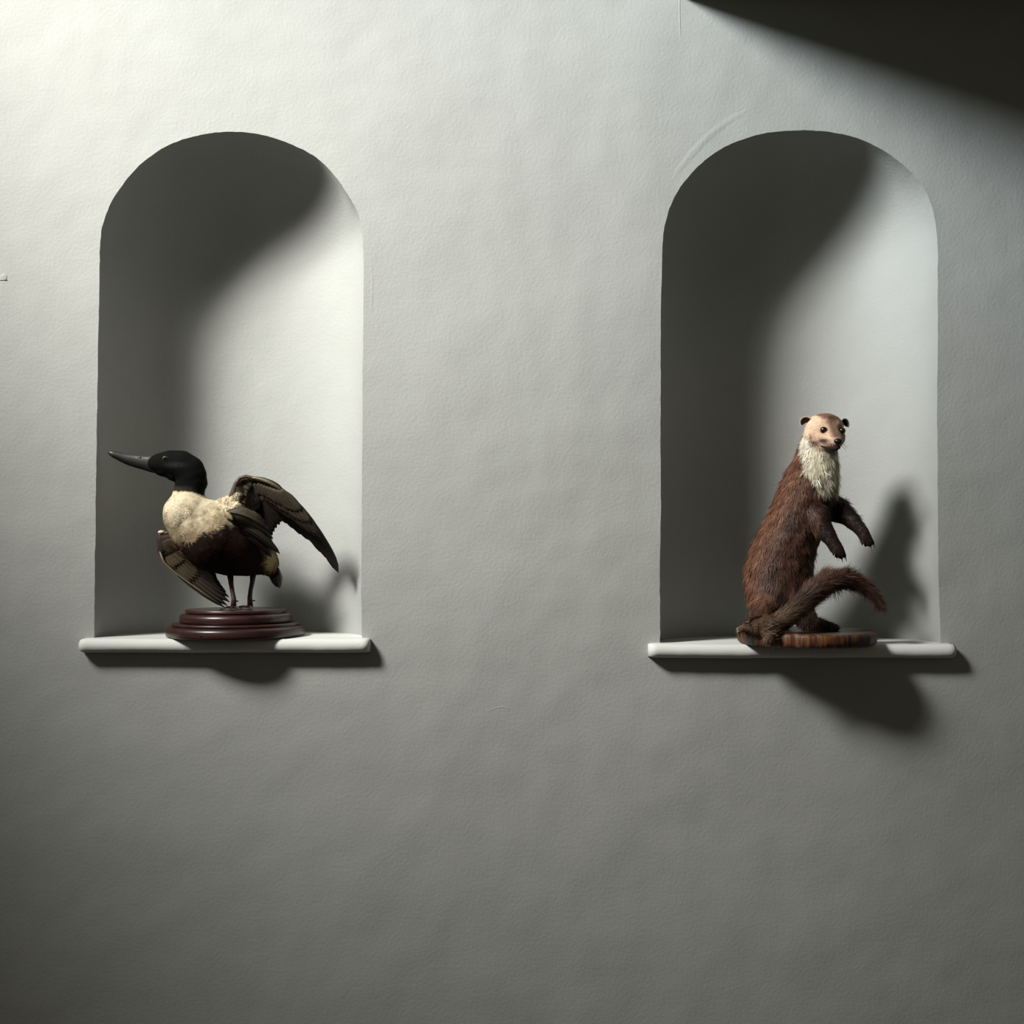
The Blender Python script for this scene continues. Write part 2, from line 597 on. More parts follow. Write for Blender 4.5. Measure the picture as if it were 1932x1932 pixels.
def marten_colour(p):
    q = proj(p)
    cx, cy = (q[:, 0] - 1220) / MS, (q[:, 1] - 750) / MS
    n1 = nz(p, 38); n2 = nz(p, 120, 3)
    col = np.tile(MID, (len(p), 1))
    # rusty patches along the back (left side) and haunch
    left_edge = np.interp(cy, [300, 400, 500, 600, 700, 800, 900, 1000, 1100, 1200, 1300], [880, 850, 820, 770, 700, 650, 600, 570, 570, 595, 630])
    t = sm(cx - left_edge, 190, 20)
    col = mixc(col, RUST, np.clip(t + 0.3 * n1, 0, 1) * 0.85)
    col = mixc(col, BROWN, np.clip(0.35 + 0.8 * n2, 0, 1) * 0.5)
    n3 = nz(p, 55, 8)
    col = mixc(col, np.array(lin(136, 104, 84)[:3]), np.clip(n3 * 1.5 - 0.15, 0, 1) * 0.55)
    col = mixc(col, DARK, np.clip(-n3 * 1.5 - 0.15, 0, 1) * 0.5)
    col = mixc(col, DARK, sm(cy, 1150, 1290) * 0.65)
    # belly edge darker
    # arms
    arm = sm(cx - (990 - 0.10 * (cy - 700)), 0, 60) * sm(cy, 570, 640) * (cy < 960)
    col = mixc(col, DARK, np.clip(arm, 0, 1))
    # tail
    tail = sm(cy, 1230, 1290) * (p[:, 1] < -0.055)
    col = mixc(col, np.array(lin(112, 88, 70)[:3]), np.clip(tail, 0, 1) * (cx < 1000) * 0.8)
    # neck side warm
    # white bib
    lb = np.interp(cy, [180, 230, 330, 430, 500, 570, 600], [925, 925, 902, 930, 980, 1025, 1080])
    jaw = np.interp(cx, [880, 915, 940, 970, 1000, 1060, 1140, 1180], [170, 196, 228, 268, 290, 312, 318, 300])
    bib = sm(cx - lb + 14 * n2 + 10 * n1, -8, 14) * sm(cy + 22 * n2, 572, 545) * sm(cy - jaw + 8 * n2, -4, 12)
    col = mixc(col, WHITE, bib * (p[:, 1] < 0.012))
    # head
    hc = np.array(M(1045, 200, -0.04))
    d = np.linalg.norm(p - hc, axis=1)
    head = sm(cy, 330, 285) * sm(cx, 900, 935)
    face = head * sm(jaw - cy - 8 * n2, -8, 8)
    col = mixc(col, TAN, face)
    crown = head * sm(cy + 0.45 * np.abs(cx - 1100) + 14 * n2, 165, 135)
    bridge = np.exp(-((cx - (1075 + 0.33 * (cy - 130))) / 26) ** 2) * (cy < 235) * head
    col = mixc(col, CROWN, np.clip(np.maximum(crown, bridge * 0.9), 0, 1) * 0.9)
    # dark marks: whisker pad, corner of the mouth, behind the cheek, around the eyes
    for (x, y, rx, ry, k) in [(1042, 254, 36, 14, 0.9), (985, 264, 32, 11, 0.85), (960, 238, 13, 24, 0.75), (1085, 300, 42, 9, 0.9), (1000, 275, 34, 8, .6), (1100, 250, 16, 14, .35), (948, 205, 12, 30, .45), (1130, 235, 26, 26, .45),
                              (1060, 293, 40, 8, 0.8), (1150, 190, 24, 26, 0.85), (1155, 255, 20, 30, 0.75), (1035, 194, 24, 21, 0.75), (1090, 118, 24, 9, 0.5),
                              (1125, 300, 34, 18, 0.9), (1095, 275, 50, 9, .5), (1120, 200, 26, 40, .35), (1075, 120, 34, 14, .4)]:
        g = np.exp(-(((cx - x) / rx) ** 2 + ((cy - y) / ry) ** 2) ** 1.5)
        col = mixc(col, np.array(lin(60, 38, 28)[:3]), g * k * (p[:, 1] < -0.03))
    return col


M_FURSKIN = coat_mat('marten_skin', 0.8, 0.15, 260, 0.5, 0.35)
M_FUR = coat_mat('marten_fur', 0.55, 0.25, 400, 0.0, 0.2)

mb = Blob()
spine = [(765, 1215, .005, 150), (780, 1130, .005, 198), (775, 1030, .0, 200), (795, 930, -.005, 186), (835, 830, -.01, 174), (878, 740, -.015, 170),
         (915, 660, -.02, 170), (942, 580, -.024, 170), (968, 500, -.026, 156), (990, 420, -.028, 134), (1000, 340, -.03, 118), (1012, 270, -.032, 106)]
mb.chain([(M(x, y, d), mr(r)) for x, y, d, r in spine])
mb.ball(M(1040, 200, -.036), mr(112), (1.0, 0.95, 0.90))
mb.ball(M(1046, 178, -.034), mr(108), (1.0, 1.0, 0.78))
mb.ball(M(988, 236, -.044), mr(62))                        # cheek
mb.ball(M(1105, 232, -.040), mr(60))
mb.chain([(M(1066, 222, -.058), mr(70)), (M(1098, 246, -.076), mr(52)), (M(1118, 262, -.092), mr(34))], (1, 1, 0.85))
mb.chain([(M(1050, 268, -.055), mr(46)), (M(1096, 288, -.078), mr(24))], (1, 1, 0.7))
# thigh and hind feet
mb.chain([(M(700, 1130, -.005), mr(112)), (M(705, 1220, -.02), mr(88)), (M(680, 1310, -.045), mr(50)), (M(590, 1348, -.062), mr(30))])
mb.chain([(M(870, 1130, -.01), mr(125)), (M(885, 1230, -.01), mr(90)), (M(960, 1325, -.02), mr(48)), (M(1110, 1353, -.03), mr(24))])
# fore legs
arm1 = [(930, 630, -.055, 92), (985, 690, -.065, 80), (1030, 760, -.078, 58), (1080, 830, -.088, 42), (1115, 885, -.094, 38), (1128, 905, -.096, 36)]
arm2 = [(1045, 640, -.005, 90), (1120, 660, -.02, 74), (1180, 700, -.034, 52), (1235, 752, -.046, 42), (1268, 790, -.054, 38), (1288, 825, -.058, 34)]
mb.chain([(M(x, y, d), mr(r)) for x, y, d, r in arm1])
mb.chain([(M(x, y, d), mr(r)) for x, y, d, r in arm2])
TOES = []
for (bx, by, bd, tips) in [(1128, 905, -.100, [(1112, 922, -.112), (1128, 936, -.110), (1143, 938, -.104), (1156, 930, -.098)]),
                           (1288, 825, -.062, [(1282, 858, -.075), (1297, 868, -.072), (1311, 866, -.066), (1322, 855, -.060)])]:
    for k, (x, y, d) in enumerate(tips):
        a = M(bx + (k - 1.5) * 13, by, bd); b = M(x + (k - 1.5) * 5, y + 3, d - .003)
        mb.chain([(a, mr(17)), (a.lerp(b, 0.6), mr(15)), (b, mr(12))])
        TOES.append((a, b))
for k, dx in enumerate((-14, 0, 14)):   # hind toes over the rim of the slice
    a = M(585, 1345 + k * 8, -.066 - .004 * k); b = M(548, 1352 + k * 10, -.070 - .006 * k)
    mb.chain([(a, mr(16)), (b, mr(12))]); TOES.append((a, b))
# tail
tail = [(655, 1350, -.080, 52), (700, 1350, -.098, 48), (780, 1312, -.100, 40), (870, 1252, -.098, 42), (950, 1172, -.095, 44), (1040, 1100, -.088, 44),
        (1140, 1066, -.080, 38), (1240, 1088, -.072, 27), (1320, 1150, -.066, 16), (1372, 1212, -.062, 6)]
mb.chain([(M(x, y, d), mr(r)) for x, y, d, r in tail])
mb.chain([(M(700, 1360, -.105), mr(46)), (M(715, 1410, -.120), mr(30)), (M(735, 1440, -.124), mr(14))])
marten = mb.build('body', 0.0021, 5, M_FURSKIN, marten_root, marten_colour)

TAILP = np.array([M(x, y, d)[:] for x, y, d, r in tail])
ARMS = [np.array([M(x, y, d)[:] for x, y, d, r in a]) for a in (arm1, arm2)]
NOSE = np.array(M(1128, 258, -.100))


def near_chain(p, C):
    d = np.linalg.norm(p[:, None, :] - C[None, :, :], axis=2)
    i = d.argmin(1)
    T = np.gradient(C, axis=0)
    return d.min(1), T[i] / (np.linalg.norm(T[i], axis=1)[:, None] + 1e-9)


def marten_flow(p):
    q = proj(p); cy = (q[:, 1] - 750) / MS
    f = np.tile(np.array([-0.18, 0.0, -1.0]), (len(p), 1))
    away = p - NOSE
    away /= np.linalg.norm(away, axis=1)[:, None] + 1e-9
    h = sm(cy, 300, 250)[:, None]
    f = f * (1 - h) + away * h
    for A in ARMS:
        d, t = near_chain(p, A)
        k = ((d < 0.030) & (cy > 640) & (cy < 960))[:, None]
        f = np.where(k, t, f)
    d, t = near_chain(p, TAILP)
    k = ((d < 0.030) & (p[:, 1] < -0.052) & (cy > 1030))[:, None]
    return np.where(k, t, f)


def marten_len(p):
    q = proj(p); cx = (q[:, 0] - 1220) / MS; cy = (q[:, 1] - 750) / MS
    L = np.interp(cy, [80, 250, 300, 420, 600, 800, 1290], [.0032, .0034, .009, .013, .012, .011, .012])
    L = np.where((cx > 1000) & (cy > 700) & (cy < 1000), .0045, L)
    d, t = near_chain(p, TAILP)
    tl = (d < 0.022) & (p[:, 1] < -0.050) & (cy > 1030)
    return np.where(tl, np.interp(cx, [560, 640, 800, 1000, 1300], [.006, .010, .022, .030, .024]), L)


def off_paws(c):
    q = proj(c); cx = (q[:, 0] - 1220) / MS; cy = (q[:, 1] - 750) / MS
    paw = ((cx > 1090) & (cy > 880) & (cy < 960)) | ((cx > 1268) & (cy > 800) & (cy < 900))
    nose = np.linalg.norm(c - NOSE, axis=1) < 0.010
    eye = (((cx - 1036) ** 2 + (cy - 194) ** 2) < 17 ** 2) | (((cx - 1152) ** 2 + (cy - 192) ** 2) < 17 ** 2)
    d, t = near_chain(c, TAILP)
    tl = (d < 0.02) & (c[:, 1] < -0.050) & (cy > 1030)
    headw = np.where(cy < 290, 2.2, 1.0)
    return np.where(paw | nose | (eye & (c[:, 1] < -.03)), 0.02, np.where(tl, 3.0, headw))


def tail_calm(p):
    d, t = near_chain(p, TAILP)
    q = proj(p); cy = (q[:, 1] - 750) / MS
    return np.where((d < 0.024) & (p[:, 1] < -0.050) & (cy > 1030), 0.22, np.where(cy < 290, 0.35, 1.0))


blades('fur', marten, 80000, marten_flow, marten_len, marten_colour, 0.00075, M_FUR, marten_root, lift=0.36, seed=4, keep=off_paws, jitter=0.24, clump=0.6, calm=tail_calm)

M_EYE = plain('dark_brown_glass_eye', lin(34, 15, 10), 0.14, 0, 0.8, 1.0)
M_NOSE = plain('black_nose_leather', lin(26, 19, 18), 0.35)
M_CLAW = plain('horn_claw', lin(170, 155, 140), 0.3)
M_EAR = coat_mat('ear_fur', 0.8, 0.1, 300, 0.3, 0.2)


def surf_front(obj, x, z, off):
    """front-most point of a mesh at given x, z (nearest vertex search)"""
    me = obj.data
    co = np.empty(len(me.vertices) * 3); me.vertices.foreach_get('co', co); co = co.reshape(-1, 3)
    d = (co[:, 0] - x) ** 2 + (co[:, 2] - z) ** 2
    near = d < 0.003 ** 2
    return co[near][:, 1].min() + off if near.any() else 0.0


def local_link(name, V, Fc, mat, parent, colors=None, smooth=True):
    return mesh_obj(name, V, Fc, mat, parent, smooth, colors)


for (x, y, d, r) in [(1036, 194, -.068, .0068), (1153, 194, -.060, .0066)]:
    c = M(x, y, d)
    c.y = surf_front(marten, c.x, c.z, 0.0028) if x < 1100 else surf_front(marten, c.x - 0.002, c.z, 0.0048)
    v, f = ball_mesh(c, r)
    e = local_link('eye', v, f, M_EYE, marten_root)
v, f = ball_mesh(M(1126, 257, -.103), 0.0068, (1.15, 0.9, 0.85))
local_link('nose', v, f, M_NOSE, marten_root)
# mouth line and lips
M_LIP = plain('dark_lip', lin(40, 27, 23), 0.75, spec=0.15)
v, f = tube([M(1022, 284, -.072), M(1045, 293, -.081), M(1068, 298, -.088), M(1092, 299, -.094), M(1114, 300, -.099), M(1134, 292, -.096)], [.0010, .0024, .0032, .0040, .0044, .0026])
local_link('mouth', v, f, M_LIP, marten_root)


def ear(cx, cy, d, yaw, w, h):
    V, C = [], []
    n, m = 18, 8
    c = M(cx, cy, d)
    edge = np.array(lin(190, 172, 155)[:3]); inn = np.array(lin(34, 22, 16)[:3])
    for layer in (0, 1):
        for i in range(m + 1):
            rr = i / m
            for k in range(n + 1):
                a = math.radians(-35 + 250 * k / n)
                x = math.cos(a) * rr * w
                z = math.sin(a) * rr * h
                y = -0.0045 * rr * rr + 0.004 + (0.0016 * (1 - rr * rr * 0.5) if layer else 0)
                q = Vector((x, y, z)); q.rotate(Matrix.Rotation(yaw, 3, 'Z'))
                V.append(c + q); C.append(edge if (rr > 0.86 or layer) else inn)
    Fc = []
    k0 = (m + 1) * (n + 1)
    for i in range(m):
        for k in range(n):
            a = i * (n + 1) + k
            Fc.append((a, a + 1, a + n + 2, a + n + 1)); Fc.append((k0 + a, k0 + a + n + 1, k0 + a + n + 2, k0 + a + 1))
    for k in range(n):
        a = m * (n + 1) + k
        Fc.append((a, a + 1, k0 + a + 1, k0 + a))
    local_link('ear', V, Fc, M_EAR, marten_root, C)


ear(938, 146, -.042, math.radians(-12), .0125, .0118)
ear(1166, 156, -.034, math.radians(30), .0108, .0108)
for a, b in TOES:
    dr = (b - a).normalized()
    p1 = b + dr * 0.002; p2 = b + dr * 0.0055 + Vector((0, 0, -0.0008)); p3 = b + dr * 0.008 + Vector((0, 0.001, -0.003))
    v, f = tube([b, p1, p2, p3], [.0016, .0014, .0009, .0002], 6)
    local_link('claw', v, f, M_CLAW, marten_root)
M_WHISK = plain('whisker_hair', lin(50, 36, 30), 0.5)
for k in range(9):
    s = -1 if k % 3 == 0 else 1
    b = M(1120 + s * 22, 268 + (k % 4) * 6, -.088)
    e = b + Vector((s * random.uniform(.010, .020), random.uniform(-.008, .004), random.uniform(-.012, .003)))
    v, f = tube([b, b.lerp(e, .5) + Vector((0, 0, .001)), e], [.00022, .00018, .00006], 4)
    local_link('whisker', v, f, M_WHISK, marten_root)

# slice of trunk
m, nt, b_, n_, l_ = nodes('sawn_wood_slice')
tc = n_('ShaderNodeTexCoord')
mp = n_('ShaderNodeMapping'); mp.inputs['Scale'].default_value = (1, 1, 0.12); l_(tc.outputs['Object'], mp.inputs[0])
no = n_('ShaderNodeTexNoise'); no.inputs['Scale'].default_value = 130; no.inputs['Detail'].default_value = 5; l_(mp.outputs[0], no.inputs['Vector'])
no2 = n_('ShaderNodeTexNoise'); no2.inputs['Scale'].default_value = 22; no2.inputs['Detail'].default_value = 3; l_(mp.outputs[0], no2.inputs['Vector'])
mxv = n_('ShaderNodeMath'); mxv.operation = 'ADD'; l_(no.outputs['Fac'], mxv.inputs[0]); l_(no2.outputs['Fac'], mxv.inputs[1])
cr = n_('ShaderNodeValToRGB'); l_(mxv.outputs[0], cr.inputs[0])
mxv2 = n_('ShaderNodeMath'); mxv2.operation = 'MULTIPLY'; mxv2.inputs[1].default_value = 0.5; l_(mxv.outputs[0], mxv2.inputs[0]); l_(mxv2.outputs[0], cr.inputs[0])
e = cr.color_ramp.elements
e[0].position = 0.38; e[0].color = lin(26, 15, 11)
e[1].position = 0.64; e[1].color = lin(132, 86, 50)
x_ = e.new(0.50); x_.color = lin(78, 44, 25)
l_(cr.outputs[0], b_.inputs['Base Color'])
bp = n_('ShaderNodeBump'); bp.inputs['Strength'].default_value = 0.8; bp.inputs['Distance'].default_value = 0.003
l_(no.outputs['Fac'], bp.inputs['Height']); l_(bp.outputs[0], b_.inputs['Normal'])
b_.inputs['Roughness'].default_value = 0.55
M_SLICE = m
m, nt, b_, n_, l_ = nodes('varnished_slice_top')
tc = n_('ShaderNodeTexCoord')
wv = n_('ShaderNodeTexWave'); wv.wave_type = 'RINGS'; wv.rings_direction = 'Z'; wv.inputs['Scale'].default_value = 60; wv.inputs['Distortion'].default_value = 3
l_(tc.outputs['Object'], wv.inputs['Vector'])
cr = n_('ShaderNodeValToRGB'); l_(wv.outputs['Fac'], cr.inputs[0])
cr.color_ramp.elements[0].color = lin(48, 31, 24); cr.color_ramp.elements[1].color = lin(80, 58, 46)
l_(cr.outputs[0], b_.inputs['Base Color']); b_.inputs['Roughness'].default_value = 0.35
M_SLICETOP = m


def wood_slice():
    zb = ZR + 0.0004
    H = 0.0245
    cx, cy = P(1519, 1205, 0).x, -0.012
    n = 120
    prof = [(0.955, 0.0), (0.985, 0.003), (1.0, 0.010), (1.0, 0.019), (0.99, H - 0.003), (0.965, H)]
    V, Fc = [], []
    for k in range(n):
        a = 2 * math.pi * k / n
        rr = 0.1270 * (1 + 0.020 * math.sin(3 * a + 0.6) + 0.010 * math.sin(7 * a + 1) + 0.005 * math.sin(23 * a))
        notch = 0.0
        if abs(((a - math.radians(247)) + math.pi) % (2 * math.pi) - math.pi) < 0.05:
            notch = 0.004
        for s, z in prof:
            V.append((cx + (rr * s - notch) * math.cos(a) , cy + (rr * s * 0.98 - notch) * math.sin(a), zb + z + 0.0012 * math.sin(2 * a)*(z > 0.02)))
    m_ = len(prof)
    for k in range(n):
        for j in range(m_ - 1):
            a = k * m_ + j; b = ((k + 1) % n) * m_ + j
            Fc.append((a, b, b + 1, a + 1))
    side = len(Fc)
    Fc.append(tuple(k * m_ + m_ - 1 for k in range(n)))
    Fc.append(tuple(k * m_ for k in range(n - 1, -1, -1)))
    o = mesh_obj('wood_slice', V, Fc, M_SLICE, marten_root)
    o.data.materials.append(M_SLICETOP)
    o.data.polygons[side].material_index = 1
    o.data.polygons[side].use_smooth = False
    o.data.polygons[side + 1].use_smooth = False
    o['label'] = 'round slice of sawn wood with a rough orange-brown edge'
    # light cut rim lying on the slice
    return o


wood_slice()

# ------------------------------------------------------------------ the duck on its turned plinth
DS = 0.2692


def D(cx, cy, y):
    return P(180 + DS * cx, 820 + DS * cy, y)


def dr_(r, y=0.04):
    return r * DS / F * (D0 + y)


duck_root = empty('stuffed_duck', (P(445, 1204, 0.055).x, 0.058, ZL),
                  'stuffed duck, black head and cream breast, on a round plinth in the left niche', 'stuffed bird')
HEADC = np.array(lin(12, 13, 12)[:3]); CREAM = np.array(lin(204, 190, 162)[:3]); MOT = np.array(lin(112, 90, 62)[:3])
BELLY = np.array(lin(32, 19, 14)[:3]); BLACK = np.array(lin(14, 13, 12)[:3]); NECK = np.array(lin(52, 46, 37)[:3])


def duck_colour(p):
    q = proj(p)
    cx, cy = (q[:, 0] - 180) / DS, (q[:, 1] - 820) / DS
    n1 = nz(p, 60); n2 = nz(p, 160, 4)
    col = np.tile(BELLY, (len(p), 1))
    col = col * (1 + 0.35 * n1)[:, None]
    line = np.interp(cx, [430, 520, 580, 650, 720, 800, 870, 930, 1000, 1060], [700, 740, 765, 752, 718, 690, 655, 625, 560, 500])
    above = line - cy + 34 * n1 + 22 * n2
    cream = sm(above, -14, 20)
    # the breast greys and browns towards its lower edge, in mottles
    mot = np.clip(sm(line - cy, 250, 20) * 0.95 + 0.75 * n1 + 0.55 * n2, 0, 1)
    c2 = mixc(np.tile(CREAM, (len(p), 1)), MOT, mot * 0.8)
    col = col * (1 - cream)[:, None] + c2 * cream[:, None]
    # white under the tail and on the flank, then black coverts
    ru = np.exp(-(((cx - 1225) / 45) ** 2 + ((cy - 890) / 80) ** 2) ** 2)
    col = mixc(col, np.array(lin(160, 140, 98)[:3]), ru)
    bk = sm(cx + 0.55 * (cy - 900), 1262, 1278) * (cy > 880)
    col = mixc(col, BLACK, bk)
    # back, seen from behind
    back = sm(p[:, 1] + 0 * cx, 0.085, 0.095)
    col = mixc(col, np.array(lin(70, 60, 50)[:3]), back)
    # head and neck
    nb = np.interp(cx, [400, 545, 600, 680, 730, 790], [400, 398, 396, 402, 418, 440])
    hd = sm(nb - cy + 4 * n2, -4, 3) * (cx < 800)
    nk = hd * sm(cy, 352, 372) * sm(cx, 735, 690)
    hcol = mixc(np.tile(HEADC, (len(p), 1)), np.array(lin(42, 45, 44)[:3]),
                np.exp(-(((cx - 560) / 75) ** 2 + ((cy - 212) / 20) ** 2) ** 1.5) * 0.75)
    hcol = mixc(hcol, NECK, np.clip(nk, 0, 1) * 0.7)
    return col * (1 - hd)[:, None] + hcol * hd[:, None]


M_DSKIN = coat_mat('duck_skin', 0.85, 0.08, 300, 0.4, 0.15)
M_PLUME = coat_mat('duck_plumage', 0.8, 0.08, 420, 0.0, 0.12)
M_FEATH = coat_mat('flight_feathers', 0.5, 0.3, 200, 0.25, 0.22)

db = Blob()
db.chain([(D(655, 578, .020), dr_(172)), (D(725, 640, .026), dr_(205)), (D(845, 715, .036), dr_(248)), (D(950, 758, .046), dr_(232)),
          (D(1050, 800, .056), dr_(193)), (D(1130, 850, .064), dr_(135)), (D(1195, 895, .070), dr_(88)), (D(1235, 960, .074), dr_(42))])
db.ball(D(628, 520, .018), dr_(128)); db.ball(D(640, 560, .012), dr_(160))
db.chain([(D(650, 500, .020), dr_(125)), (D(652, 440, .020), dr_(112)), (D(656, 385, .019), dr_(102)), (D(668, 315, .017), dr_(103)),
          (D(657, 252, .015), dr_(106)), (D(600, 212, .012), dr_(101)), (D(530, 200, .010), dr_(90)), (D(462, 200, .008), dr_(72)),
          (D(415, 204, .006), dr_(56))], (1, 0.86, 1))
db.ball(D(490, 236, .009), dr_(66), (1.3, 0.8, 0.9))
db.ball(D(552, 258, .011), dr_(66), (1.1, 0.8, 1))
db.ball(D(684, 330, .016), dr_(98), (1, 0.85, 1)); db.ball(D(672, 285, .015), dr_(104), (1, 0.85, 1)); db.ball(D(676, 375, .018), dr_(92), (1, .85, 1))
db.ball(D(535, 562, -.0225), dr_(22), (1, 0.8, 1))     # a loose breast tuft
for x, y, d, r in [(895, 482, .022, 48), (935, 470, .015, 46), (975, 462, .008, 44), (985, 510, .0, 40), (940, 530, -.006, 44), (1000, 430, .008, 34)]:
    db.ball(D(x, y, d), dr_(r))
duck = db.build('body', 0.0020, 9, M_DSKIN, duck_root, duck_colour)


def duck_flow(p):
    q = proj(p); cx = (q[:, 0] - 180) / DS; cy = (q[:, 1] - 820) / DS
    f = np.tile(np.array([0.80, 0.15, -0.55]), (len(p), 1))
    nk = np.tile(np.array([0.10, 0.0, -1.0]), (len(p), 1))
    hd = np.tile(np.array([1.0, 0.05, -0.25]), (len(p), 1))
    k = sm(cy, 460, 380)[:, None]
    f = f * (1 - k) + nk * k
    k = (sm(cy, 300, 240) * sm(cx, 720, 640))[:, None]
    return f * (1 - k) + hd * k


def duck_len(p):
    q = proj(p); cx = (q[:, 0] - 180) / DS; cy = (q[:, 1] - 820) / DS
    L = np.interp(cy, [100, 330, 420, 600, 1000], [.0035, .006, .006, .009, .010])
    return np.where((cx > 730) & (cy > 250) & (cy < 440), .008, L)


blades('plumage', duck, 52000, duck_flow, duck_len, duck_colour, 0.0013, M_PLUME, duck_root, lift=0.05, seed=9, jitter=0.3, clump=0.35, cscale=60)

# bill
M_BILL = coat_mat('slate_bill', 0.38, 0.5, 120, 0.15, 0.15)
secs = [(425, 148, 272, .0085), (385, 148, 264, .0095), (330, 144, 246, .0100), (280, 138, 232, .0105), (220, 130, 212, .0118), (165, 119, 184, .0135),
        (130, 113, 166, .0140), (110, 113, 150, .0120), (98, 117, 140, .0085), (92, 122, 132, .004)]
V, Fc, C = [], [], []
ns = 24
secs = [tuple(s) for s in catmull(secs, 4)]
for (x, t, b, hw) in secs:
    top, bot = D(x, t, .006), D(x, b, .006)
    mid = (top + bot) / 2; h = (top - bot).length / 2
    for k in range(ns):
        a = 2 * math.pi * k / ns
        ca, sa = math.cos(a), math.sin(a)
        zz = math.copysign(abs(sa) ** 0.85, sa) * h
        yy = math.copysign(abs(ca) ** 0.7, ca) * hw
        if -0.35 < sa < -0.1:
            yy *= 0.93                         # the gape line
        V.append(mid + Vector((0, yy, zz)))
        C.append(np.array(lin(52, 51, 49)[:3]) if sa > -0.2 else np.array(lin(24, 22, 21)[:3]))
for i in range(len(secs) - 1):
    for k in range(ns):
        Fc.append((i * ns + k, (i + 1) * ns + k, (i + 1) * ns + (k + 1) % ns, i * ns + (k + 1) % ns))
Fc.append(tuple(range((len(secs) - 1) * ns, len(secs) * ns)))
bill = local_link('bill', V, Fc, M_BILL, duck_root, C)
v, f = ball_mesh(D(322, 163, .006) + Vector((0, -.0088, 0)), .0022, (1.6, .5, .8))
local_link('nostril', v, f, M_NOSE, bill)
# eye
c = D(497, 168, 0)
c.y = surf_front(duck, c.x, c.z, 0.0)
M_IRIS = plain('yellow_eye', lin(96, 84, 50), 0.2, 0, 0.6, 1.0)
v, f = ball_mesh(c + Vector((0, .0010, 0)), .0047, (1, .6, .85))
eye = local_link('eye', v, f, M_IRIS, duck_root)
v, f = ball_mesh(c + Vector((0.0002, -.0010, 0)), .0033, (1, .6, 1))
local_link('pupil', v, f, plain('black_pupil', lin(8, 7, 7), 0.06, 0, 0.8, 1.0), eye)


# feathers -----------------------------------------------------------
def feather(base, mid, tip, width, depth, col0, col1, out, facing=Vector((0, -1, 0)), seed=0, point=0.5, n=14, shaft=True):
    """one vane: a curved blade with a raised shaft, cupped and finely ragged"""
    rnd = random.Random(seed)
    b, m_, t = (D(*q) for q in (base, mid, tip))
    V, C, Fc = out
    k0 = len(V)
    prof = []
    w0 = width * DS / F * (D0 + depth)
    for i in range(n + 1):
        s = i / n
        p = b * (1 - s) ** 2 + m_ * 2 * s * (1 - s) + t * s * s
        tg = ((m_ - b) * (1 - s) + (t - m_) * s).normalized()
        sd = tg.cross(facing).normalized()
        wd = w0 * (0.35 + 0.65 * min(1, s * 3)) * (1 - max(0, (s - point) / (1 - point)) ** 2.4) ** 0.6
        rg = 1 + rnd.uniform(-.07, .05)
        cc = np.array(col0)[:3] * (1 - s) + np.array(col1)[:3] * s
        for a, lift, cm in ((-1, 0.0018, .86), (-.5, .0006, .95), (-.06, 0, 1.0), (0, -.0006, 1.7 if shaft else 1.0), (.06, 0, 1.0), (.5, .0006, .95), (1, .0018, 0.98)):
            V.append(p + sd * a * wd * 0.5 * (rg if abs(a) == 1 else 1) - facing * lift * (w0 / 0.012))
            C.append(np.clip(cc * cm * (1 + rnd.uniform(-.1, .1)), 0, 1))
    for i in range(n):
        for j in range(6):
            a = k0 + i * 7 + j
            Fc.append((a, a + 1, a + 8, a + 7))


def wing(name, out, parent, label=None):
    V, C, Fc = out
    o = mesh_obj(name, V, Fc, M_FEATH, parent, True, C)
    s = o.modifiers.new('thickness', 'SOLIDIFY'); s.thickness = 0.0005; s.offset = 0
    if label:
        o['label'] = label
    return o


def add_tube(out, pts, radii, col):
    V, C, Fc = out
    k = len(V)
    v, f = tube(pts, radii, 12)
    V += v; C += [np.array(col[:3])] * len(v); Fc += [tuple(i + k for i in q) for q in f]


UND = lin(76, 67, 55); UND2 = lin(66, 58, 47); FL0 = lin(46, 38, 32); FL1 = lin(29, 23, 20); PALE = lin(150, 137, 112); DKB = lin(26, 19, 17)

# raised wing on the right
W = ([], [], [])
prim = [((1305, 385), (1545, 620), (1703, 970)), ((1290, 392), (1525, 640), (1672, 925)), ((1270, 390), (1500, 640), (1640, 885)), ((1250, 385), (1470, 630), (1600, 838)),
        ((1235, 380), (1440, 610), (1555, 780)), ((1215, 372), (1405, 590), (1505, 742)), ((1195, 366), (1370, 575), (1455, 704)), ((1175, 360), (1335, 550), (1405, 662)),
        ((1155, 352), (1300, 530), (1358, 625)), ((1135, 345), (1262, 505), (1312, 595))]
for i, (b, m_, t) in enumerate(prim):
    yy = .012 + .0016 * i
    feather((*b, yy - .006), (*m_, yy + .022), (*t, yy + .050), (66 if i == 0 else 54 + 3 * i), .04, FL0, FL1, W, seed=i, point=0.78 if i == 0 else 0.62)
sec = [((1110, 345), (1220, 490), (1302, 612)), ((1090, 345), (1195, 500), (1290, 632)), ((1070, 345), (1170, 510), (1268, 655)), ((1055, 350), (1150, 520), (1252, 680)),
       ((1040, 360), (1130, 530), (1240, 705)), ((1030, 372), (1115, 545), (1232, 735)), ((1018, 390), (1100, 560), (1222, 762))]
for i, (b, m_, t) in enumerate(sec):
    yy = .026 + .0014 * i
    feather((*b, yy - .012), (*m_, yy), (*t, yy + .012), 74, .03, FL0, DKB, W, seed=30 + i, point=0.6)
